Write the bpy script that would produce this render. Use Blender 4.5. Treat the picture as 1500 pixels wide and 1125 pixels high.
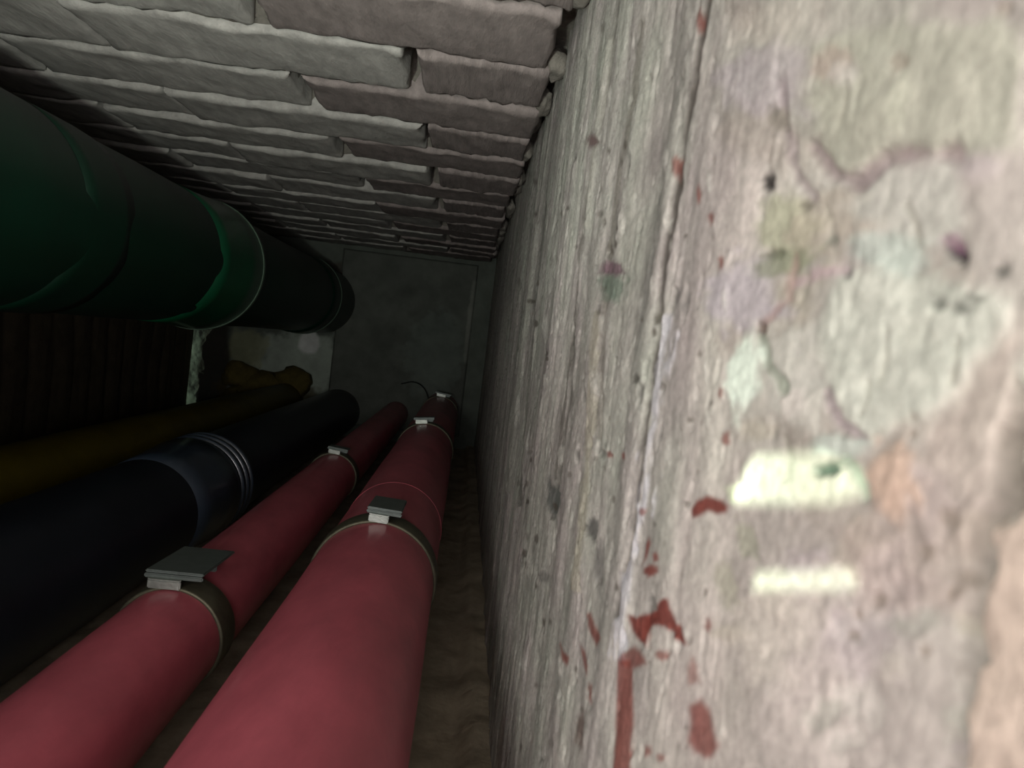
import bpy, bmesh, math, random
import numpy as np
from mathutils import Vector, Matrix, noise

for o in list(bpy.data.objects): bpy.data.objects.remove(o)
S = bpy.context.scene; C = S.collection
R_ = random.Random(7)

# ------------------------------------------------------------------ camera
# The camera looks straight up a narrow service shaft (world Z = up).
# x = across the shaft, y = from the brick wall (-) to the front wall (+).
F = 1083.0; TH = math.atan(.12); VX, VY = 685, 502; D = 1.52
az = Vector(((VX-750)/F, -(VY-562.5)/F, -1)).normalized()
t = Vector((math.cos(TH), -math.sin(TH), 0)); ax = (t-t.dot(az)*az).normalized(); ay = az.cross(ax)
ROT = Matrix((ax, ay, az))
cd = bpy.data.cameras.new('camera'); cam = bpy.data.objects.new('camera', cd); C.objects.link(cam)
cam.matrix_world = ROT.to_4x4()
cd.sensor_width = 36; cd.lens = 36*F/1500; cd.clip_start = .005; cd.clip_end = 50
cd.dof.use_dof = True; cd.dof.focus_distance = .55; cd.dof.aperture_fstop = 30
S.camera = cam
def ray(px, py): return (ROT @ Vector(((px-750)/F, -(py-562.5)/F, -1))).normalized()
def at(px, py, axis, val):
    d = ray(px, py); return d*(val/d[axis])

# ------------------------------------------------------------------ light
W = bpy.data.worlds.new('world'); S.world = W; W.use_nodes = True
W.node_tree.nodes['Background'].inputs[0].default_value = (.6, .7, .65, 1)
W.node_tree.nodes['Background'].inputs[1].default_value = .02
def light(name, kind, loc, target, energy, col, **k):
    l = bpy.data.lights.new(name, kind); l.energy = energy; l.color = col
    for a, b in k.items(): setattr(l, a, b)
    o = bpy.data.objects.new(name, l); C.objects.link(o); o.location = loc
    d = Vector(target)-Vector(loc); o.rotation_euler = d.to_track_quat('-Z', 'Y').to_euler()
    return o
SUN = Vector((1, -.13, .1)).normalized()
light('sun_lamp', 'SUN', (-2, 0, 0), Vector((-2, 0, 0))+SUN, 9, (.80, 1, .76), angle=.004)
light('torch_lamp', 'SPOT', (-.075, .035, .02), (-.12, -.163, .44), 6.1, (.93, 1, .92), spot_size=math.radians(76), spot_blend=1, shadow_soft_size=.010)
light('side_fill', 'AREA', (-.17, -.01, -.09), (.0385, .0, .12), .56, (1, .975, .935), shape='RECTANGLE', size=.12, size_y=.10, spread=math.radians(120))  # added side fill for the near plaster wall; no opening is built
light('low_fill', 'AREA', (-.005, .03, -.29), (-.0, .02, .6), 1.15, (1, .92, .93), shape='DISK', size=.10)  # added fill from below for the red pipes and front wall
V = S.view_settings; V.view_transform = 'Standard'; V.look = 'None'; V.gamma = 1; V.use_curve_mapping = False; V.exposure = 0

# ------------------------------------------------------------------ helpers
def lin(c):
    return tuple(((v/255)/12.92 if v/255 <= .04045 else ((v/255+.055)/1.055)**2.4) for v in c)
def tag(o, label=None, cat=None, group=None, kind=None):
    for k, v in (('label', label), ('category', cat), ('group', group), ('kind', kind)):
        if v: o[k] = v
    return o
def link(name, me, mat=None, parent=None):
    o = bpy.data.objects.new(name, me); C.objects.link(o)
    if mat and not me.materials: me.materials.append(mat)
    if parent: o.parent = parent
    return o
def empty(name, loc):
    o = bpy.data.objects.new(name, None); C.objects.link(o); o.location = loc; o.empty_display_size = .02; return o
def mesh(name, v, f, smooth=True):
    me = bpy.data.meshes.new(name); me.from_pydata([tuple(p) for p in v], [], f); me.update()
    if smooth: me.polygons.foreach_set('use_smooth', [True]*len(me.polygons))
    return me
def grid_mesh(name, P, flip=False, col=None):
    n, m, _ = P.shape
    me = bpy.data.meshes.new(name)
    idx = np.arange(n*m).reshape(n, m)
    q = np.stack([idx[:-1, :-1], idx[1:, :-1], idx[1:, 1:], idx[:-1, 1:]], -1).reshape(-1, 4)
    if flip: q = q[:, ::-1]
    k = len(q)
    me.vertices.add(n*m); me.vertices.foreach_set('co', P.reshape(-1).astype(np.float32))
    me.loops.add(k*4); me.loops.foreach_set('vertex_index', q.reshape(-1).astype(np.int32))
    me.polygons.add(k); me.polygons.foreach_set('loop_start', np.arange(0, k*4, 4, dtype=np.int32))
    me.polygons.foreach_set('use_smooth', np.ones(k, dtype=bool))
    me.update(calc_edges=True)
    if col is not None:
        a = me.color_attributes.new('stain', 'FLOAT_COLOR', 'POINT')
        c4 = np.ones((n*m, 4), np.float32); c4[:, :3] = col.reshape(-1, 3)
        a.data.foreach_set('color', c4.reshape(-1))
    return me
def _h(i, j, s):
    n = (i.astype(np.int64)*374761393 + j.astype(np.int64)*668265263 + s*974711) & 0xffffffff
    n = ((n ^ (n >> 13))*1274126177) & 0xffffffff
    return ((n ^ (n >> 16)) & 0xffff)/65535.0
def vn(x, y, s=0):
    i = np.floor(x); j = np.floor(y); fx = x-i; fy = y-j
    fx = fx*fx*(3-2*fx); fy = fy*fy*(3-2*fy)
    return (_h(i, j, s)*(1-fx)+_h(i+1, j, s)*fx)*(1-fy) + (_h(i, j+1, s)*(1-fx)+_h(i+1, j+1, s)*fx)*fy
def fb(x, y, s=0, o=4, g=.5):
    r = 0; a = 1; t_ = 0
    for k in range(o):
        r = r+a*vn(x*2**k+k*17.3, y*2**k-k*9.1, s+k); t_ += a; a *= g
    return r/t_
def ss(e0, e1, x):
    u = np.clip((x-e0)/(e1-e0), 0, 1); return u*u*(3-2*u)

def mat(name, col, rough=.9, bump=.3, scale=60, var=.25, stretch=(1, 1, 1), attr=False, spec=.3, metal=0, fine=None, col2=None, dist=.001):
    m = bpy.data.materials.new(name); m.use_nodes = True; nt = m.node_tree; N = nt.nodes; L = nt.links
    b = N['Principled BSDF']; b.inputs['Roughness'].default_value = rough; b.inputs['Metallic'].default_value = metal
    b.inputs['Specular IOR Level'].default_value = spec
    tc = N.new('ShaderNodeTexCoord'); mp = N.new('ShaderNodeMapping'); mp.inputs['Scale'].default_value = stretch
    L.new(tc.outputs['Object'], mp.inputs[0])
    n1 = N.new('ShaderNodeTexNoise'); n1.inputs['Scale'].default_value = scale; n1.inputs['Detail'].default_value = 7; n1.inputs['Roughness'].default_value = .65
    n2 = N.new('ShaderNodeTexNoise'); n2.inputs['Scale'].default_value = fine or scale*5; n2.inputs['Detail'].default_value = 4
    L.new(mp.outputs[0], n1.inputs['Vector']); L.new(mp.outputs[0], n2.inputs['Vector'])
    r = N.new('ShaderNodeValToRGB'); r.color_ramp.elements[0].position = .3; r.color_ramp.elements[1].position = .7
    c = lin(col); c2 = lin(col2) if col2 else tuple(v*(1-var) for v in c)
    r.color_ramp.elements[0].color = (*c2, 1); r.color_ramp.elements[1].color = (*[v*(1+var*.4) for v in c], 1)
    L.new(n1.outputs[0], r.inputs[0]); out = r.outputs[0]
    if attr:
        at_ = N.new('ShaderNodeVertexColor'); at_.layer_name = 'stain'
        mx = N.new('ShaderNodeMix'); mx.data_type = 'RGBA'; mx.blend_type = 'MULTIPLY'; mx.inputs[0].default_value = 1
        L.new(out, mx.inputs[6]); L.new(at_.outputs[0], mx.inputs[7]); out = mx.outputs[2]
    L.new(out, b.inputs['Base Color'])
    ad = N.new('ShaderNodeMath'); ad.operation = 'ADD'; L.new(n1.outputs[0], ad.inputs[0])
    ml = N.new('ShaderNodeMath'); ml.operation = 'MULTIPLY'; ml.inputs[1].default_value = .4
    L.new(n2.outputs[0], ml.inputs[0]); L.new(ml.outputs[0], ad.inputs[1])
    bp = N.new('ShaderNodeBump'); bp.inputs['Strength'].default_value = bump; bp.inputs['Distance'].default_value = dist
    L.new(ad.outputs[0], bp.inputs['Height']); L.new(bp.outputs[0], b.inputs['Normal'])
    return m

def glaze(m, w, r):
    b = m.node_tree.nodes['Principled BSDF']; b.inputs['Coat Weight'].default_value = w; b.inputs['Coat Roughness'].default_value = r; return m
M = dict(
    brick=mat('brick_grey', (158, 156, 150), .85, .8, 70, .35, (1, 1, .4), fine=420, dist=.0015),
    brick_dim=mat('brick_beam_edge', (130, 121, 117), .85, .8, 80, .35, (1, 1, .4), fine=420, dist=.0015),  # dim pinkish edge of the torch beam, painted into the right-end bricks
    mortar=mat('mortar_dark', (112, 108, 100), .95, .8, 80, .4, dist=.002),
    right=mat('plaster', (255, 255, 255), .9, .75, 620, .34, (1, .8, 1), attr=True, fine=1700, dist=.0006),
    conc=mat('concrete_dark', (168, 158, 134), .95, .6, 40, .35, dist=.002),
    left=mat('brown_board', (64, 56, 42), .95, .5, 40, .4, dist=.002),
    ceil=mat('slab', (255, 255, 255), .95, .4, 25, .25, attr=True, dist=.002),
    red=glaze(mat('red_jacket', (174, 84, 95), .55, .5, 26, .34, (1, 1, .6), spec=.35, fine=420, dist=.0005), .3, .16),
    redd=mat('red_seam', (172, 86, 95), .6, .1, 40, .15, spec=.4),
    green=mat('green_jacket', (1, 34, 21), .4, .12, 14, .35, spec=.5, dist=.001),
    green_light=glaze(mat('green_socket', (2, 66, 40), .35, .12, 14, .3, spec=.5), .5, .2),
    lip=mat('pale_tape', (88, 108, 92), .4, .3, 120, .3),
    black=mat('black_jacket', (26, 30, 38), .42, .15, 20, .4, spec=.4),
    coup=glaze(mat('black_coupling', (48, 58, 70), .35, .1, 30, .3, spec=.6), .6, .2),
    yellow=mat('yellow_paint', (78, 68, 4), .5, .2, 30, .3),
    foam=mat('foam', (84, 74, 34), .9, .8, 60, .35, dist=.003),
    plate=mat('plate_steel', (92, 100, 96), .45, .25, 150, .2, metal=.3),
    steel=mat('galvanised', (150, 155, 148), .42, .25, 180, .25, metal=.75),
    band=mat('band_steel', (92, 90, 74), .5, .3, 120, .3, metal=.55),
    wire=mat('wire_black', (18, 18, 18), .6, .1, 60),
)

# ------------------------------------------------------------------ key planes
XR = at(712.7, 502, 2, D).x          # right wall
YB = at(680, 383, 2, D).y            # brick face
YF = .219                            # front wall
XL = at(275, 540, 2, D).x            # left wall
ZB = -1.0                            # shaft floor

# ------------------------------------------------------------------ right wall: rough plaster with relief and stains
zz = np.concatenate([np.linspace(ZB, -.05, 12)[:-1], np.linspace(-.05, .042, 24)[:-1], np.exp(np.linspace(math.log(.042), math.log(D), 800))])
jj = np.linspace(-1, 1, 440); yy = .012+.235*np.sinh(2.9*jj)/math.sinh(2.9)
yy = np.clip(yy, YB-.035, YF+.02)
Z, Y = np.meshgrid(zz, yy, indexing='ij')
H = np.zeros_like(Z)                                  # towards the shaft (-x), metres
near = ss(.14, .08, Z)
far = 1-near
wob = .010*(fb(Y*14, Z*3, 5, 3)-.5)+.004*(fb(Y*60, Z*8, 6, 3)-.5)
H += far*.0030*(fb((Z+wob)*38, Y*5, 11, 4)-.5)+far*.0010*(fb((Z+wob)*150, Y*22, 12, 3)-.5)
H += .0005*(fb(Z*260, Y*200, 13, 4)-.5)*(.4+far)+near*.0012*(fb(Z*70, Y*60, 14, 4)-.5)
H += .004*(fb(Z*5, Y*6, 15, 3)-.5)*far
# pits
pn = fb(Z*330, Y*160, 21, 2); H -= .0008*ss(.70, .82, pn)*(.2+far)
base = np.array(lin((168, 165, 157))); COL = np.ones(Z.shape+(3,))*base
g = fb((Z+wob)*60, Y*9, 31, 4); COL *= (1+(.4+.7*far)*(g-.5))[..., None]
g = fb(Z*240, Y*120, 32, 4); COL *= (1+(.3+.5*far)*(g-.5))[..., None]
g = fb(Z*90+7, Y*80, 34, 5); COL *= (1+.55*(g-.5)*near)[..., None]
pink = ss(.16, .09, Z)
tint = fb(Z*45, Y*40, 33, 3)
COL *= 1+(tint-.5)[..., None]*np.array([.10, -.08, .05])
COL[...] = COL*(1-pink[..., None])+COL*pink[..., None]*np.array([1.03, 1.0, .985])
COL *= (1-.45*ss(.72, .84, pn)*(.3+.7*far))[..., None]

NL = 3*(fb(Z*300, Y*150, 77, 3)-.5)
NZ = .00035*(fb(Z*350, Y*350, 91, 3)-.5); NY = .00025*(fb(Z*350+9, Y*350, 92, 3)-.5)
def metric(px, py):
    c = at(px, py, 0, XR); a_ = (at(px+1, py, 0, XR)-c); b_ = (at(px, py+1, 0, XR)-c)
    Mx = np.array([[a_.z, b_.z], [a_.y, b_.y]]); return c, np.linalg.inv(Mx)
def local(px, py):
    c, I = metric(px, py); dz = Z-c.z; dy = Y-c.y
    return I[0, 0]*dz+I[0, 1]*dy, I[1, 0]*dz+I[1, 1]*dy
def paint(msk, col, amt, mm):
    global COL, H
    k = (msk*amt)[..., None]
    if col is not None: COL = COL*(1-k)+np.array(lin(col))*k
    H = H+msk*mm*.00045
def blob(px, py, rx, ry, col, amt=1, mm=0, ang=0, soft=.35, rag=.5, sd=0):
    c, I = metric(px, py); J = np.linalg.inv(I); R = max(rx, ry)*2.4
    ez = R*(abs(J[0, 0])+abs(J[0, 1])); ey = R*(abs(J[1, 0])+abs(J[1, 1]))
    i0, i1 = np.searchsorted(zz, [c.z-ez, c.z+ez]); j0, j1 = np.searchsorted(yy, [c.y-ey, c.y+ey])
    if i1 <= i0 or j1 <= j0: return
    w = (slice(i0, i1), slice(j0, j1))
    a_ = I[0, 0]*(Z[w]-c.z)+I[0, 1]*(Y[w]-c.y); b_ = I[1, 0]*(Z[w]-c.z)+I[1, 1]*(Y[w]-c.y)
    c_, s_ = math.cos(math.radians(ang)), math.sin(math.radians(ang))
    u = (a_*c_+b_*s_)/rx; v = (-a_*s_+b_*c_)/ry
    r = np.sqrt(u*u+v*v)*(1+rag*2*(fb(u*2.2+px, v*2.2+py, 50+sd, 3)-.5))
    m_ = ss(1+soft, 1-soft, r); k = (m_*amt)[..., None]
    COL[w] = COL[w]*(1-k)+np.array(lin(col))*k; H[w] += m_*mm*.00045
def line(pts, w, col, amt=1, mm=0, rag=.5):
    w3 = [at(x, y, 0, XR) for x, y in pts]; cx, cy = pts[len(pts)//2]
    _, I = metric(cx, cy)
    best = np.full(Z.shape, 1e9)
    n_ = NL*w*rag
    for p, q in zip(w3[:-1], w3[1:]):
        _, I = metric(*[(pts[w3.index(p)][k]+pts[w3.index(q)][k])/2 for k in (0, 1)])
        A = I @ np.array([[1, 0], [0, 1]])
        ux = I[0, 0]*(q.z-p.z)+I[0, 1]*(q.y-p.y); uy = I[1, 0]*(q.z-p.z)+I[1, 1]*(q.y-p.y)
        dx = I[0, 0]*(Z-p.z)+I[0, 1]*(Y-p.y); dy = I[1, 0]*(Z-p.z)+I[1, 1]*(Y-p.y)
        tt = np.clip((dx*ux+dy*uy)/(ux*ux+uy*uy+1e-9), 0, 1)
        best = np.minimum(best, np.hypot(dx-tt*ux, dy-tt*uy))
    paint(ss(w*1.3, w*.4, best+n_), col, amt, mm)
def poly(pts, col, amt=1, mm=0, feather=6, rag=8):
    w3 = [at(x, y, 0, XR) for x, y in pts]; cx = sum(p[0] for p in pts)/len(pts); cy = sum(p[1] for p in pts)/len(pts)
    inside = np.zeros(Z.shape, bool); best = np.full(Z.shape, 1e9)
    zq = Z+NZ*rag; yq = Y+NY*rag
    for k in range(len(pts)):
        p, q = w3[k], w3[(k+1) % len(pts)]
        _, I = metric((pts[k][0]+pts[(k+1) % len(pts)][0])/2, (pts[k][1]+pts[(k+1) % len(pts)][1])/2)
        cond = (p.y > yq) != (q.y > yq)
        with np.errstate(divide='ignore', invalid='ignore'):
            xi = (q.z-p.z)*(yq-p.y)/(q.y-p.y+1e-12)+p.z
        inside ^= cond & (zq < xi)
        ux = I[0, 0]*(q.z-p.z)+I[0, 1]*(q.y-p.y); uy = I[1, 0]*(q.z-p.z)+I[1, 1]*(q.y-p.y)
        dx = I[0, 0]*(zq-p.z)+I[0, 1]*(yq-p.y); dy = I[1, 0]*(zq-p.z)+I[1, 1]*(yq-p.y)
        tt = np.clip((dx*ux+dy*uy)/(ux*ux+uy*uy+1e-9), 0, 1)
        best = np.minimum(best, np.hypot(dx-tt*ux, dy-tt*uy))
    sd = np.where(inside, best, -best)
    paint(ss(-feather, feather, sd), col, amt, mm)

for k in range(46):
    x = R_.uniform(1060, 1480); y = R_.uniform(20, 1110); r = R_.uniform(18, 55)
    c = R_.choice([(150, 140, 130), (186, 182, 174), (168, 160, 142), (176, 164, 166), (160, 162, 150), (192, 184, 172)])
    blob(x, y, r, r*R_.uniform(.5, 1.3), c, .45, R_.choice((-.5, .5)), R_.uniform(-60, 60), .5, .6, sd=k % 9)
# big patches of different plaster
poly([(1185, 60), (1330, 30), (1500, 40), (1500, 225), (1330, 222), (1290, 245), (1240, 262), (1200, 215), (1185, 140)], (166, 166, 150), .8, .5, 14)
poly([(1225, 395), (1300, 380), (1420, 420), (1490, 440), (1440, 520), (1380, 600), (1330, 625), (1260, 640), (1215, 560), (1205, 480)], (182, 184, 172), .9, .8, 12)
poly([(1290, 245), (1400, 235), (1420, 330), (1390, 370), (1290, 350), (1240, 300)], (176, 176, 166), .7, .5, 14)
poly([(1500, 460), (1500, 620), (1420, 900), (1250, 900), (1230, 780), (1330, 680), (1420, 560)], (164, 148, 140), .6, 0, 22)
poly([(1120, 500), (1200, 470), (1215, 560), (1205, 640), (1130, 600)], (188, 186, 176), .7, .3, 10)
blob(1110, 120, 60, 45, (172, 162, 168), .5, .2)
blob(1080, 430, 55, 50, (178, 170, 176), .7, .3)
blob(1150, 330, 45, 45, (164, 166, 138), .7, .2, sd=3)
blob(1200, 330, 55, 50, (168, 158, 142), .6, .3, sd=4)
blob(1140, 385, 45, 18, (128, 134, 108), .7, -.5, -15, sd=5)
blob(1300, 370, 60, 25, (172, 182, 172), .7, .2, 10, sd=6)
blob(1215, 95, 30, 22, (168, 150, 138), .6, -.3, -25, sd=7)
blob(1235, 105, 25, 18, (196, 190, 182), .6, .4, sd=8)
blob(1320, 150, 14, 40, (186, 186, 168), .5, .2, 10, sd=9)
blob(1310, 700, 38, 50, (190, 164, 146), .85, .4, -12, sd=10)
blob(1165, 590, 22, 22, (206, 198, 190), .7, .3, sd=11)
# cracks and folds
line([(1185, 215), (1215, 255), (1260, 268), (1300, 230), (1340, 222), (1400, 225)], 11, (128, 108, 112), .6, -1.8)
line([(1140, 120), (1150, 200), (1165, 260), (1185, 290)], 9, (136, 122, 124), .6, -1.2)
line([(1110, 480), (1125, 530), (1150, 570)], 9, (118, 130, 112), .6, -.8)
line([(1165, 415), (1200, 400), (1240, 395)], 10, (176, 148, 156), .5, -.4)
line([(1160, 375), (1155, 440), (1110, 480)], 9, (150, 122, 116), .6, -.6)
line([(1215, 575), (1230, 620), (1265, 640)], 9, (134, 118, 124), .6, -.8)
line([(1190, 690), (1235, 672), (1255, 700), (1265, 730)], 9, (104, 118, 102), .6, -.9)
blob(1225, 655, 40, 15, (176, 186, 176), .7, .5, sd=12)
blob(1205, 688, 18, 9, (50, 62, 54), .9, -1.6, -12, sd=13)
blob(1120, 268, 11, 14, (30, 26, 24), .95, -1.6, sd=14)
blob(1135, 172, 14, 18, (110, 104, 92), .7, -.8, sd=15)
blob(1400, 372, 22, 12, (24, 18, 20), 1, -1.8, 28, sd=16)
blob(1395, 355, 16, 12, (150, 112, 132), .6, -.4, sd=17)
blob(1468, 397, 14, 9, (84, 84, 78), .8, -.9, -20, sd=18)
for x, y, r in ((1378, 445, 14), (1412, 452, 14), (1440, 440, 10), (1425, 435, 7)): blob(x, y, r, r*.6, (104, 106, 98), .8, -.5, sd=x)
for x, y, r in ((1360, 810, 12), (1285, 878, 10), (1243, 930, 9), (1400, 870, 10), (1320, 90, 14), (1475, 12, 12), (1360, 955, 8), (1415, 850, 12), (1255, 900, 7), (1340, 610, 6), (1336, 636, 6), (1400, 760, 16)):
    blob(x, y, r, r, (126, 114, 102), .6, -.4, sd=x)
blob(1085, 540, 24, 60, (222, 234, 218), .95, .4, 6, sd=20)
blob(1078, 720, 20, 14, (206, 214, 184), .8, .2, sd=21)
blob(1090, 790, 14, 30, (142, 146, 122), .5, -.5, -20, sd=22)
blob(1060, 855, 14, 34, (150, 150, 128), .5, -.4, -20, sd=23)
for x0, y0, x1, y1 in ((1180, 400, 1170, 450), (1240, 120, 1225, 180), (1300, 480, 1290, 560), (1270, 560, 1262, 610), (1330, 300, 1345, 360), (1410, 500, 1400, 560), (1150, 640, 1148, 700), (1205, 300, 1215, 345)):
    line([(x0, y0), ((x0+x1)/2+6, (y0+y1)/2), (x1, y1)], 5, (128, 124, 112), .5, -.8)
blob(1175, 300, 10, 8, (96, 90, 78), .7, -1, sd=60); blob(1215, 352, 12, 9, (96, 100, 92), .6, -.8, sd=61); blob(1125, 372, 20, 6, (84, 88, 66), .7, -1, -12, sd=62)
blob(1245, 402, 8, 7, (84, 76, 80), .6, -.8, sd=63); blob(1112, 482, 8, 8, (90, 74, 66), .8, -1, sd=64)
# deep groove with its shading painted dark, and the raised edge at the far right
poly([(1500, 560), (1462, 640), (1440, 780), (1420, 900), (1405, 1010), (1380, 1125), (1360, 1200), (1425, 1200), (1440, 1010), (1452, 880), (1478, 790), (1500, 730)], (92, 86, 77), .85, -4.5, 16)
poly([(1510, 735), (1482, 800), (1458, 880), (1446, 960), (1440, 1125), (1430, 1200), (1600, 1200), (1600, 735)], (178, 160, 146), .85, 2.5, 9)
# board ledges and long grooves of the middle part
line([(1035, -20), (1020, 60), (1000, 190), (985, 290), (968, 380), (962, 480), (944, 600), (934, 700), (920, 800), (902, 900)], 6, (84, 78, 72), .9, -2.2)
line([(975, 470), (962, 560), (950, 660), (935, 760), (915, 860), (905, 960)], 9, (196, 195, 199), .75, 1.0, 1.4)
line([(905, 0), (890, 120), (868, 240), (850, 360), (842, 470), (828, 560), (812, 700)], 3, (92, 88, 80), .6, -1.2)
line([(840, 480), (832, 600), (820, 680), (808, 760)], 3, (80, 78, 70), .6, -1.6)
line([(940, 30), (925, 150), (905, 260), (890, 380), (880, 520), (872, 640)], 4, (120, 116, 104), .5, -1.0)
line([(895, 60), (880, 160), (868, 260), (862, 330)], 4, (190, 188, 176), .6, 1.0)
line([(875, 460), (868, 540), (862, 640), (850, 760), (838, 860)], 6, (176, 172, 152), .6, 1.0)
line([(790, 330), (772, 480), (756, 620), (748, 720)], 2.5, (178, 178, 166), .6, 2.0)
line([(800, 300), (784, 450), (770, 600), (764, 740)], 2, (90, 90, 82), .6, -1.6)
blob(893, 420, 15, 22, (96, 116, 100), .7, -1.0, sd=30)
blob(892, 393, 16, 10, (112, 84, 96), .8, -1.2, sd=31)
blob(868, 206, 9, 9, (100, 72, 72), .8, -1.5, sd=32)
blob(808, 730, 10, 24, (74, 82, 78), .75, -1.8, sd=33)
blob(862, 775, 9, 14, (78, 78, 76), .8, -1.5, sd=34)
blob(872, 830, 8, 34, (104, 104, 100), .6, -1.2, sd=35)
blob(960, 466, 6, 9, (92, 88, 76), .8, -.9, sd=36)
blob(932, 555, 5, 6, (80, 78, 70), .8, -.9, sd=37)
blob(795, 845, 7, 9, (100, 100, 96), .6, -.8, sd=38)
for k in range(150):
    x = R_.uniform(760, 1060); y = R_.uniform(20, 1100)
    blob(x, y, R_.uniform(1.5, 3.5), R_.uniform(3, 7), (78, 70, 60), R_.uniform(.35, .8), -.5, sd=k % 5, rag=.2) if k % 3 else blob(x, y, 3, R_.uniform(8, 20), (202, 200, 190), .45, .6, sd=k % 5)
# red paint splashes
RED = (108, 44, 34)
poly([(1008, 745), (1018, 732), (1032, 727), (1050, 730), (1063, 742), (1060, 752), (1046, 754), (1033, 748), (1022, 756), (1010, 757)], RED, .95, .15, 4, 2)
poly([(942, 815), (944, 798), (949, 786), (952, 795), (946, 815), (936, 830)], RED, .9, .1, 3, 2)
blob(950, 836, 9, 8, RED, .9, .1, sd=40); blob(957, 815, 3, 8, RED, .8, .1, sd=40)
poly([(920, 900), (930, 905), (942, 898), (955, 890), (966, 878), (975, 877), (978, 890), (984, 905), (1000, 930), (1004, 944), (996, 944), (980, 928), (970, 918), (955, 915), (947, 925), (942, 945), (950, 950), (936, 940), (924, 925)], RED, .95, .15, 3, 2)
poly([(905, 968), (915, 955), (928, 945), (940, 962), (944, 972), (928, 980), (912, 975)], RED, .8, .1, 4, 2)
poly([(903, 1010), (905, 970), (920, 968), (926, 985), (926, 1060), (922, 1140), (898, 1140)], (122, 58, 48), .85, .1, 3, 3)
poly([(1010, 1060), (1008, 1035), (1022, 1024), (1034, 1040), (1046, 1078), (1052, 1095), (1036, 1112), (1014, 1105), (1004, 1085)], (120, 62, 54), .85, .1, 6, 3)
poly([(1003, 980), (1010, 960), (1018, 975), (1020, 1000), (1005, 1000)], (126, 70, 60), .6, 0, 5, 3)
poly([(856, 900), (862, 896), (868, 915), (878, 935), (870, 945), (860, 925)], (118, 56, 46), .85, .1, 3, 2)
poly([(818, 942), (823, 955), (830, 962), (827, 975), (821, 965)], (122, 58, 46), .85, .1, 2, 2)
poly([(846, 942), (853, 955), (860, 975), (858, 992), (851, 972)], (122, 60, 50), .8, .1, 2, 2)
blob(862, 1015, 4, 12, (126, 70, 60), .7, 0, sd=41); blob(848, 1070, 7, 28, (92, 70, 62), .7, -.6, sd=42)
for x, y, rx, ry in ((1037, 318, 5, 8), (1052, 384, 4, 10), (1052, 575, 4, 8), (1058, 643, 6, 10), (942, 750, 4, 6), (1032, 915, 6, 12), (985, 243, 4, 16), (1022, 285, 3, 14), (1018, 25, 4, 18), (912, 668, 3, 6), (890, 665, 3, 4), (965, 960, 8, 7), (965, 1110, 6, 6), (945, 1100, 5, 8)):
    blob(x, y, rx, ry, (120, 60, 50), .75, 0, sd=int(x))

# edges: turn the rim back so the wall closes on its neighbours
P = np.stack([XR-H, Y, Z], -1)
o = link('wall_right', grid_mesh('wall_right', P, False, COL), M['right'])
tag(o, 'rough pale plaster wall with red paint spots, filling the right half', kind='structure')

# ------------------------------------------------------------------ front wall (dark concrete behind the red pipes)
def plane_grid(us, vs, fn):
    U, Vv = np.meshgrid(us, vs, indexing='ij'); return fn(U, Vv)
zs = np.concatenate([np.linspace(ZB, .2, 14)[:-1], np.linspace(.2, D+.012, 420)])
def fwall(X_, Z_):
    h = .006*(fb(X_*25, Z_*20, 101, 5)-.5)+.004*(fb(X_*60, Z_*7, 102, 4)-.5)
    h += .007*ss(.016, .028, X_+.006*(fb(Z_*14, Z_*0, 103, 4)-.5))                # slumped mortar along the corner
    return np.stack([X_, YF-h, Z_], -1)
Xg, Zg = np.meshgrid(np.linspace(XL-.01, XR+.006, 260), zs, indexing='ij')
fc = np.ones(Xg.shape+(3,))*(.8+.5*fb(Xg*30, Zg*12, 104, 4))[..., None]
o = link('wall_front', grid_mesh('wall_front', fwall(Xg, Zg), False), M['conc'])
tag(o, 'dark brown concrete wall behind the red pipes', kind='structure')

# ------------------------------------------------------------------ left wall: dark ribbed boards; two unseen slits added low down to shape the sun patches
ZS = .22
Yg, Zg = np.meshgrid(np.linspace(YB-.03, YF+.01, 90), np.linspace(ZS, D+.0015, 330), indexing='ij')
rib = .004*np.abs(np.sin(Zg*math.pi/.052+2*fb(Yg*8, Zg*3, 110, 2)))**.5+.004*(fb(Zg*50, Yg*8, 111, 4)-.5)
pal = np.exp(-((Zg-1.478)/.022)**2)*ss(-.10, -.02, Yg-.02)*ss(.20, .13, Yg)
o = link('wall_left', grid_mesh('wall_left', np.stack([XL+rib, Yg, Zg], -1), True), M['left'])
tag(o, 'dark brown ribbed wall behind the green pipe', kind='structure')
def slit(pts):
    out = []
    for x, y in pts:
        p = at(x, y, 0, XR-.001); k = (p.x-XL)/SUN.x; q = p-SUN*k; out.append((XL, q.y, q.z))
    return out
bm = bmesh.new()
for ring in ([(XL, YB-.03, ZB), (XL, YF+.01, ZB), (XL, YF+.01, ZS+.004), (XL, YB-.03, ZS+.004)],
             slit([(1072, 690), (1098, 668), (1190, 664), (1242, 690), (1252, 722), (1200, 738), (1060, 738)]),
             slit([(1088, 862), (1096, 840), (1243, 838), (1238, 860)])):
    vs = [bm.verts.new(p) for p in ring]
    for k in range(len(vs)): bm.edges.new((vs[k], vs[(k+1) % len(vs)]))
bmesh.ops.triangle_fill(bm, use_beauty=True, edges=bm.edges[:])
me = bpy.data.meshes.new('lower_board'); bm.to_mesh(me); bm.free()
lb = link('lower_board', me, M['left'], o)

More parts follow.
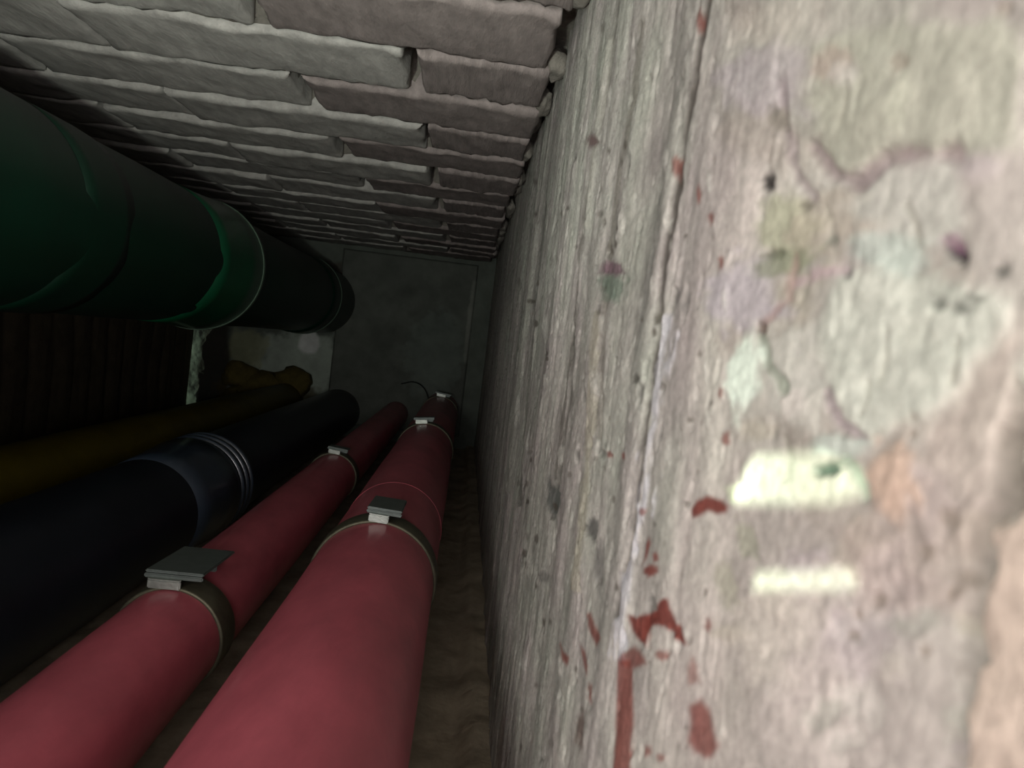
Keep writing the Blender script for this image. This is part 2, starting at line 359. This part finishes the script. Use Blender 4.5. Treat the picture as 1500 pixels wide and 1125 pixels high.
# ------------------------------------------------------------------ ceiling slab
Xg, Yg = np.meshgrid(np.linspace(XL-.01, XR+.01, 300), np.linspace(YB-.03, YF+.01, 220), indexing='ij')
hc = .006*(fb(Xg*20, Yg*20, 120, 4)-.5)
cc = np.ones(Xg.shape+(3,))*np.array(lin((90, 96, 88)))
cc *= (.75+.5*fb(Xg*16, Yg*16, 121, 4))[..., None]
def cblob(px, py, rx, ry, col, amt, rag=.4):
    global cc
    p = at(px, py, 2, D); k = D/F
    r = np.sqrt(((Xg-p.x)/(rx*k))**2+((Yg-p.y)/(ry*k))**2)*(1+rag*2*(fb(Xg*60, Yg*60, 130, 3)-.5))
    m_ = (ss(1.2, .8, r)*amt)[..., None]; cc = cc*(1-m_)+np.array(lin(col))*m_
cblob(440, 530, 62, 48, (156, 166, 154), .9)
cblob(360, 510, 30, 26, (136, 138, 108), .7)
cblob(452, 502, 15, 17, (206, 208, 204), .95, .2)
cblob(312, 540, 22, 90, (40, 36, 30), .9, .2)
cblob(395, 585, 70, 30, (66, 56, 30), .8)
cblob(520, 400, 50, 18, (70, 64, 56), .7)
ceil = link('ceiling', grid_mesh('ceiling', np.stack([Xg, Yg, D+.004+hc], -1), True, cc), M['ceil'])
tag(ceil, 'concrete slab closing the far end of the shaft', kind='structure')
# cast slab panel with a straight edge, between the pipes and the corner
p0 = at(491, 470, 2, D-.006); p1 = at(692, 470, 2, D-.006)
Xg, Yg = np.meshgrid(np.linspace(p0.x, p1.x, 140), np.linspace(YB+.004, at(600, 632, 2, D).y, 150), indexing='ij')
rim = np.minimum(np.minimum(Xg-p0.x, p1.x-Xg), np.minimum(Yg-YB-.004, Yg.max()-Yg))
hc = .003*(fb(Xg*30, Yg*30, 140, 4)-.5)-.008*ss(.003, 0, rim)
cc = np.ones(Xg.shape+(3,))*np.array(lin((88, 92, 85)))
cc *= (.7+.6*fb(Xg*22, Yg*22, 141, 5))[..., None]
cblob(640, 520, 40, 60, (108, 118, 110), .5); cblob(690, 470, 6, 60, (130, 134, 124), .6)
link('slab_panel', grid_mesh('slab_panel', np.stack([Xg, Yg, D-.006-hc], -1), True, cc), M['ceil'], ceil)

# ------------------------------------------------------------------ shaft floor
v = [(XL, YB-.03, ZB), (XR, YB-.03, ZB), (XR, YF, ZB), (XL, YF, ZB), (XL, YB-.03, ZB-.05), (XR, YB-.03, ZB-.05), (XR, YF, ZB-.05), (XL, YF, ZB-.05)]
o = link('floor', mesh('floor', v, [(0, 1, 2, 3), (7, 6, 5, 4), (0, 4, 5, 1), (1, 5, 6, 2), (2, 6, 7, 3), (3, 7, 4, 0)], False), M['conc'])
tag(o, 'concrete bottom of the shaft', kind='structure')

# ------------------------------------------------------------------ brick wall
ZC0 = .44-.075*4
Xg, Zg = np.meshgrid(np.linspace(XL-.01, XR+.01, 420), np.concatenate([np.linspace(ZB, ZC0, 12)[:-1], np.linspace(ZC0, D+.01, 420)]), indexing='ij')
row_ = np.floor((Zg-ZC0)/.075); even = np.mod(row_, 2) == 0
jx = np.where(even, -.0535, -.1365); dj = np.abs(np.mod(Xg-jx+.1, .2)-.1)
openj = (np.abs(Xg-jx) < .03) | ((row_*7+np.floor((Xg-jx+.1)/.2)*3) % 5 < 3)
hb = -.022*openj*ss(.007, .004, dj)*ss(0, .012, Zg-ZC0-row_*.075)*(Zg > ZC0)
hb += .005*(fb(Xg*50, Zg*50, 150, 4)-.5)-.016*ss(.018, .026, Xg)+.0075*ss(ZC0+.01, ZC0-.01, Zg)
back = link('wall_back', grid_mesh('wall_back', np.stack([Xg, YB-.0050+hb, Zg], -1), True), M['mortar'])
tag(back, 'wall of rough grey mortar-smeared bricks at the top of the picture', kind='structure')
BL, BH, BT = .192, .0725, .024
def brick_mesh(seed):
    nx, nz = 30, 10
    off = Vector((seed*3.7, seed*1.9, seed*5.3))
    us = [0, .006, .02]+[.02+.96*i/(nx-4) for i in range(1, nx-4)]+[.98, .994, 1]
    ws = [0, .03, .10, .2, .32, .45, .58, .71, .84, .93, .98, 1]
    V_ = []; n = len(us); m = len(ws)
    for i, u in enumerate(us):
        for j, w in enumerate(ws):
            x = (u-.5)*BL; z = (w-.5)*BH
            q = Vector((x*70, 0, z*70))+off
            e = min(u*BL, (1-u)*BL, w*BH, (1-w)*BH)
            rag = max(0, 1-e/.012)
            x += rag*.0028*noise.noise(q*.8+Vector((9, 0, 0)))*(1 if 0 < i < n-1 else 1.2)
            z += rag*(.0056*noise.noise(q*.55+Vector((0, 5, 0)))+.0034*noise.noise(q*2.6))
            y = .0016*noise.noise(q*.45)+.0012*noise.noise(q*1.6)
            y += .0009*(1-w)**1.5-.0005                                     # each course leans out towards its lower edge
            y += .0009*math.exp(-((w-.08)/.06)**2)*(.5+noise.noise(q*.7+Vector((3, 3, 3))))
            y -= .0026*max(0, 1-e/.003)**2
            V_.append((x, y, z))
    fcs = [(i*m+j, i*m+j+1, (i+1)*m+j+1, (i+1)*m+j) for i in range(n-1) for j in range(m-1)]
    rim_ = [i*m for i in range(n)]+[(n-1)*m+j for j in range(1, m)]+[i*m+m-1 for i in range(n-2, -1, -1)]+[j for j in range(m-2, 0, -1)]
    b0 = len(V_); V_ += [(V_[k][0]*.995, -BT, V_[k][2]*.97) for k in rim_]
    for k in range(len(rim_)):
        k2 = (k+1) % len(rim_); fcs.append((rim_[k], rim_[k2], b0+k2, b0+k))
    me = mesh('brick', V_, fcs); bm_ = bmesh.new(); bm_.from_mesh(me); bmesh.ops.recalc_face_normals(bm_, faces=bm_.faces); bm_.to_mesh(me); bm_.free()
    me.materials.append(M['brick']); return me
variants = [brick_mesh(k) for k in range(18)]
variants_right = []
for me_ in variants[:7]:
    m2 = me_.copy(); m2.materials[0] = M['brick_dim']; variants_right.append(m2)
nrow = int((D-ZC0)/.075)+1
for r in range(nrow):
    z = ZC0+.0375+.075*r
    if z+.03 > D: break
    j0 = -.0535 if r % 2 == 0 else -.1365
    right_end = .0255+R_.uniform(-.004, .004)
    joints = [j0-.2*k for k in range(0, 5) if j0-.2*k > XL+.03]
    if right_end-j0 > .115 and False: joints.insert(0, j0+.1)
    ends = [right_end+.004]+joints+[XL]
    for e1, e0 in zip(ends[:-1], ends[1:]):
        g1 = .0095 if e1 == j0 and r % 5 != 1 else R_.choice((.001, .002, .005)); g0 = .0095 if e0 == j0 and r % 5 != 1 else R_.choice((.001, .002, .005))
        e1 -= g1/2; e0 += g0/2; w = e1-e0
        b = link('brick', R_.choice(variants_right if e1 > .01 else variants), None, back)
        b.location = ((e0+e1)/2, YB+R_.uniform(-.0016, .0012), z+R_.uniform(-.002, .002))
        b.scale = (w/BL, 1, R_.uniform(.98, 1.03)); b.rotation_euler = (R_.uniform(-.02, .02), R_.uniform(-.012, .012), R_.uniform(-.01, .01))
# squeezed-out mortar lumps in the gap between bricks and plaster
def lump(name, loc, sc, m, seed, parent=None, sub=3, rough=.35):
    bm_ = bmesh.new(); bmesh.ops.create_icosphere(bm_, subdivisions=sub, radius=1)
    for v_ in bm_.verts:
        n_ = noise.fractal(v_.co*1.3+Vector((seed, seed*.7, 0)), 1, 2, 3)
        v_.co = Vector((v_.co.x*sc[0], v_.co.y*sc[1], v_.co.z*sc[2]))*(1+rough*n_)
    me = bpy.data.meshes.new(name); bm_.to_mesh(me); bm_.free(); me.polygons.foreach_set('use_smooth', [True]*len(me.polygons))
    o_ = link(name, me, m, parent); o_.location = loc; return o_
for k in range(15):
    z = .36+k*.078+R_.uniform(-.02, .02)
    lump('mortar_lump', (.032+R_.uniform(-.003, .003), YB-.011+R_.uniform(-.003, .004), z), (R_.uniform(.005, .008), R_.uniform(.006, .009), R_.uniform(.010, .028)), M['mortar'], k*2.3, back)

# ------------------------------------------------------------------ pipes
def tube(name, cx, cy, z0, z1, r, m, parent, seg=72, prof=None, wob=0, seed=0):
    """closed upright tube; prof = [(z, r), ...] overrides the straight profile"""
    if prof is None:
        n = max(2, int((z1-z0)/.03)); prof = [(z0+(z1-z0)*i/n, r) for i in range(n+1)]
    V_ = []; fcs = []
    for z, rr in prof:
        for k in range(seg):
            a_ = 2*math.pi*k/seg
            q = rr*(1+wob*noise.noise(Vector((math.cos(a_)*1.5+seed, math.sin(a_)*1.5, z*9))))
            V_.append((q*math.cos(a_), q*math.sin(a_), z))
    n = len(prof)
    for i in range(n-1):
        for k in range(seg):
            k2 = (k+1) % seg; fcs.append((i*seg+k, i*seg+k2, (i+1)*seg+k2, (i+1)*seg+k))
    fcs.append(tuple(range(seg-1, -1, -1))); fcs.append(tuple((n-1)*seg+k for k in range(seg)))
    me = mesh(name, V_, fcs)
    o_ = link(name, me, m, parent); o_.location = (cx-(parent.location.x if parent else 0), cy-(parent.location.y if parent else 0), -(parent.location.z if parent else 0))
    return o_
def ring(name, parent, z0, z1, r0, r1, m, seg=72):
    """thin hollow band r0..r1"""
    V_ = []; fcs = []; b = min(.0006, (z1-z0)/4)
    pr = [(z0, r0), (z0, r1-b*.3), (z0+b, r1), (z1-b, r1), (z1, r1-b*.3), (z1, r0)]
    for z, rr in pr:
        for k in range(seg):
            a_ = 2*math.pi*k/seg; V_.append((rr*math.cos(a_), rr*math.sin(a_), z))
    n = len(pr)
    for i in range(n):
        i2 = (i+1) % n
        for k in range(seg):
            k2 = (k+1) % seg; fcs.append((i*seg+k, i*seg+k2, i2*seg+k2, i2*seg+k))
    o_ = link(name, mesh(name, V_, fcs, True), m, parent); o_.location.z = -parent.location.z; return o_
def boxm(name, parts, m, parent, bev=.0005):
    bm_ = bmesh.new()
    for (x0, x1, y0, y1, z0, z1, tilt) in parts:
        g = bmesh.ops.create_cube(bm_, size=1)
        c = Vector(((x0+x1)/2, (y0+y1)/2, (z0+z1)/2))
        for v_ in g['verts']:
            p = Vector((v_.co.x*(x1-x0), v_.co.y*(y1-y0), v_.co.z*(z1-z0)))
            v_.co = Matrix.Rotation(tilt, 3, 'X') @ p + c
    bmesh.ops.bevel(bm_, geom=bm_.edges[:], offset=bev, segments=2, affect='EDGES')
    me = bpy.data.meshes.new(name); bm_.to_mesh(me); bm_.free(); return link(name, me, m, parent)

def clamp(parent, r, z, w=.020, turn=0, size=1.0, plate_w=.020, plate_l=.042):
    """galvanised band with a folded clip facing the brick wall (-y)"""
    bd = ring('clamp_band', parent, z, z+w, r-.0005, r+.0016, M['band'])
    s = size
    h = .0062*s
    # clip plate: lies along the pipe, raised on a folded front
    pl = boxm('clamp_plate', [(-plate_w/2, plate_w/2, -r-h-.001, -r-h+.0004, z+.002, z+plate_l, -.05),
                              (-plate_w/2, plate_w/2, -r-h-.0008, -r-h*.78, z+.0010, z+.0026, 0),
                              (-plate_w*.42, plate_w*.42, -r-h*.95, -r-.001, z+plate_l*.55, z+plate_l*.55+.0014, 0)], M['plate'], bd)
    tb = boxm('clamp_tab', [(-plate_w*.40, plate_w*.16, -r-h*.80, -r-.0006, z-.0016, z+.0002, 0),
                            (-plate_w*.40, plate_w*.16, -r-h*.86, -r-h*.78, z-.0016, z+.010, 0)], M['steel'], bd)
    tb['label'] = 'bright steel tab of the clamp'
    for o_ in (pl, tb): o_.rotation_euler.z = turn
    return bd
def pipe(name, px, py, r, label, cat='pipe', group=None):
    c = at(px, py, 2, D); e = empty(name, (c.x, c.y, ZB)); tag(e, label, cat, group); return e, c
R1, c1 = pipe('fire_pipe', 646, 600, .035, 'thick red pipe nearest the plaster wall, with three steel clamps', group='red fire pipes')
RR1 = .0352
tube('pipe_body', c1.x, c1.y, ZB, D, RR1, M['red'], R1, wob=.012, seed=1)
clamp(R1, RR1, .418, .020, .06)
clamp(R1, RR1, .93, .018, -.12, 1.0, .026, .03)
clamp(R1, RR1, 1.40, .018, .1, 1.0, .030, .026)
for z in (.54,): ring('jacket_seam', R1, z, z+.004, RR1-.001, RR1+.0003, M['red'])
R2, c2 = pipe('fire_pipe', 580, 606, .0252, 'thinner red pipe between the thick red and the black pipe', group='red fire pipes')
RR2 = .0254
tube('pipe_body', c2.x, c2.y, ZB, D, RR2, M['red'], R2, wob=.012, seed=4)
clamp(R2, RR2, .362, .020, .0, 1.0, .028, .052)
clamp(R2, RR2, .80, .018, .1, .9, .022, .024)

B, cb = pipe('black_pipe', 495, 602, .045, 'black pipe with a ribbed glossy coupling, left of the red pipes')
RB = .0448
tube('pipe_body', cb.x, cb.y, ZB, D, RB, M['black'], B, wob=.008, seed=2)
cp = tube('coupling', cb.x, cb.y, 0, 0, 0, M['coup'], B, prof=[(.610, RB+.0003), (.64, RB+.0016), (.67, RB+.0034), (.700, RB+.0056), (.708, RB+.002), (.710, RB+.0003)])
for z in (.700, .715, .730, .744):
    q = ring('coupling_rib', cp, z, z+.005, RB-.001, RB+.0055, M['coup']); q.location.z = 0; 
G, cg = pipe('drain_pipe', 473, 440, .065, 'large glossy dark green pipe under the brick wall at the left')
RG = .0650
tube('pipe_body', cg.x, cg.y, ZB, D, RG, M['green'], G, wob=.02, seed=3, seg=96)
bl = tube('pipe_socket', cg.x, cg.y, 0, 0, 0, M['green_light'], G, seg=96, prof=[(.70, RG+.0004), (.73, RG+.0010), (.76, RG+.0022), (.79, RG+.0038), (.822, RG+.0058), (.828, RG+.0004)])
q = ring('socket_lip', bl, .822, .829, RG-.001, RG+.0066, M['lip']); q.location.z = 0; q['label'] = 'pale tape lip'
bl = tube('pipe_socket', cg.x, cg.y, 0, 0, 0, M['green'], G, seg=96, prof=[(.46, RG+.0004), (.475, RG+.0008), (.51, RG+.0010), (.525, RG+.0004)])
bl = tube('pipe_socket', cg.x, cg.y, 0, 0, 0, M['green'], G, seg=96, prof=[(1.27, RG+.0004), (1.28, RG+.003), (1.33, RG+.004), (1.335, RG+.0004)])
q = ring('socket_lip', bl, 1.33, 1.336, RG-.001, RG+.005, M['lip']); q.location.z = 0; q['label'] = 'pale tape lip'
YP, cy_ = pipe('yellow_pipe', 422, 582, .030, 'dim yellow pipe behind the black pipe at the far left')
tube('pipe_body', cy_.x, cy_.y, ZB, D, .030, M['yellow'], YP, wob=.01, seed=6)
for k, (px, py, s) in enumerate(((352, 548, 24), (385, 572, 34), (430, 560, 26), (350, 590, 30))):
    p = at(px, py, 2, D-.01); kk = D/F
    f = lump('foam_lump', (p.x-YP.location.x, p.y-YP.location.y, D-.012-YP.location.z), (s*kk, s*kk*.8, .022), M['foam'], k*3.1+1, YP)

# thin cable looping down from the slab beside the thick red pipe
cu = bpy.data.curves.new('cable', 'CURVE'); cu.dimensions = '3D'; cu.bevel_depth = .0012; cu.bevel_resolution = 2
sp = cu.splines.new('BEZIER'); pts = [at(588, 562, 2, D-.008), at(608, 560, 2, D-.02), at(622, 570, 2, D-.03), at(628, 586, 2, D-.03)]
sp.bezier_points.add(3)
for bp_, p in zip(sp.bezier_points, pts): bp_.co = p; bp_.handle_left_type = bp_.handle_right_type = 'AUTO'
tmp = bpy.data.objects.new('tmp', cu); C.objects.link(tmp)
me = bpy.data.meshes.new_from_object(tmp.evaluated_get(bpy.context.evaluated_depsgraph_get())); bpy.data.objects.remove(tmp)
o = link('cable', me, M['wire']); tag(o, 'thin black cable looping from the far slab to the thick red pipe', 'cable')
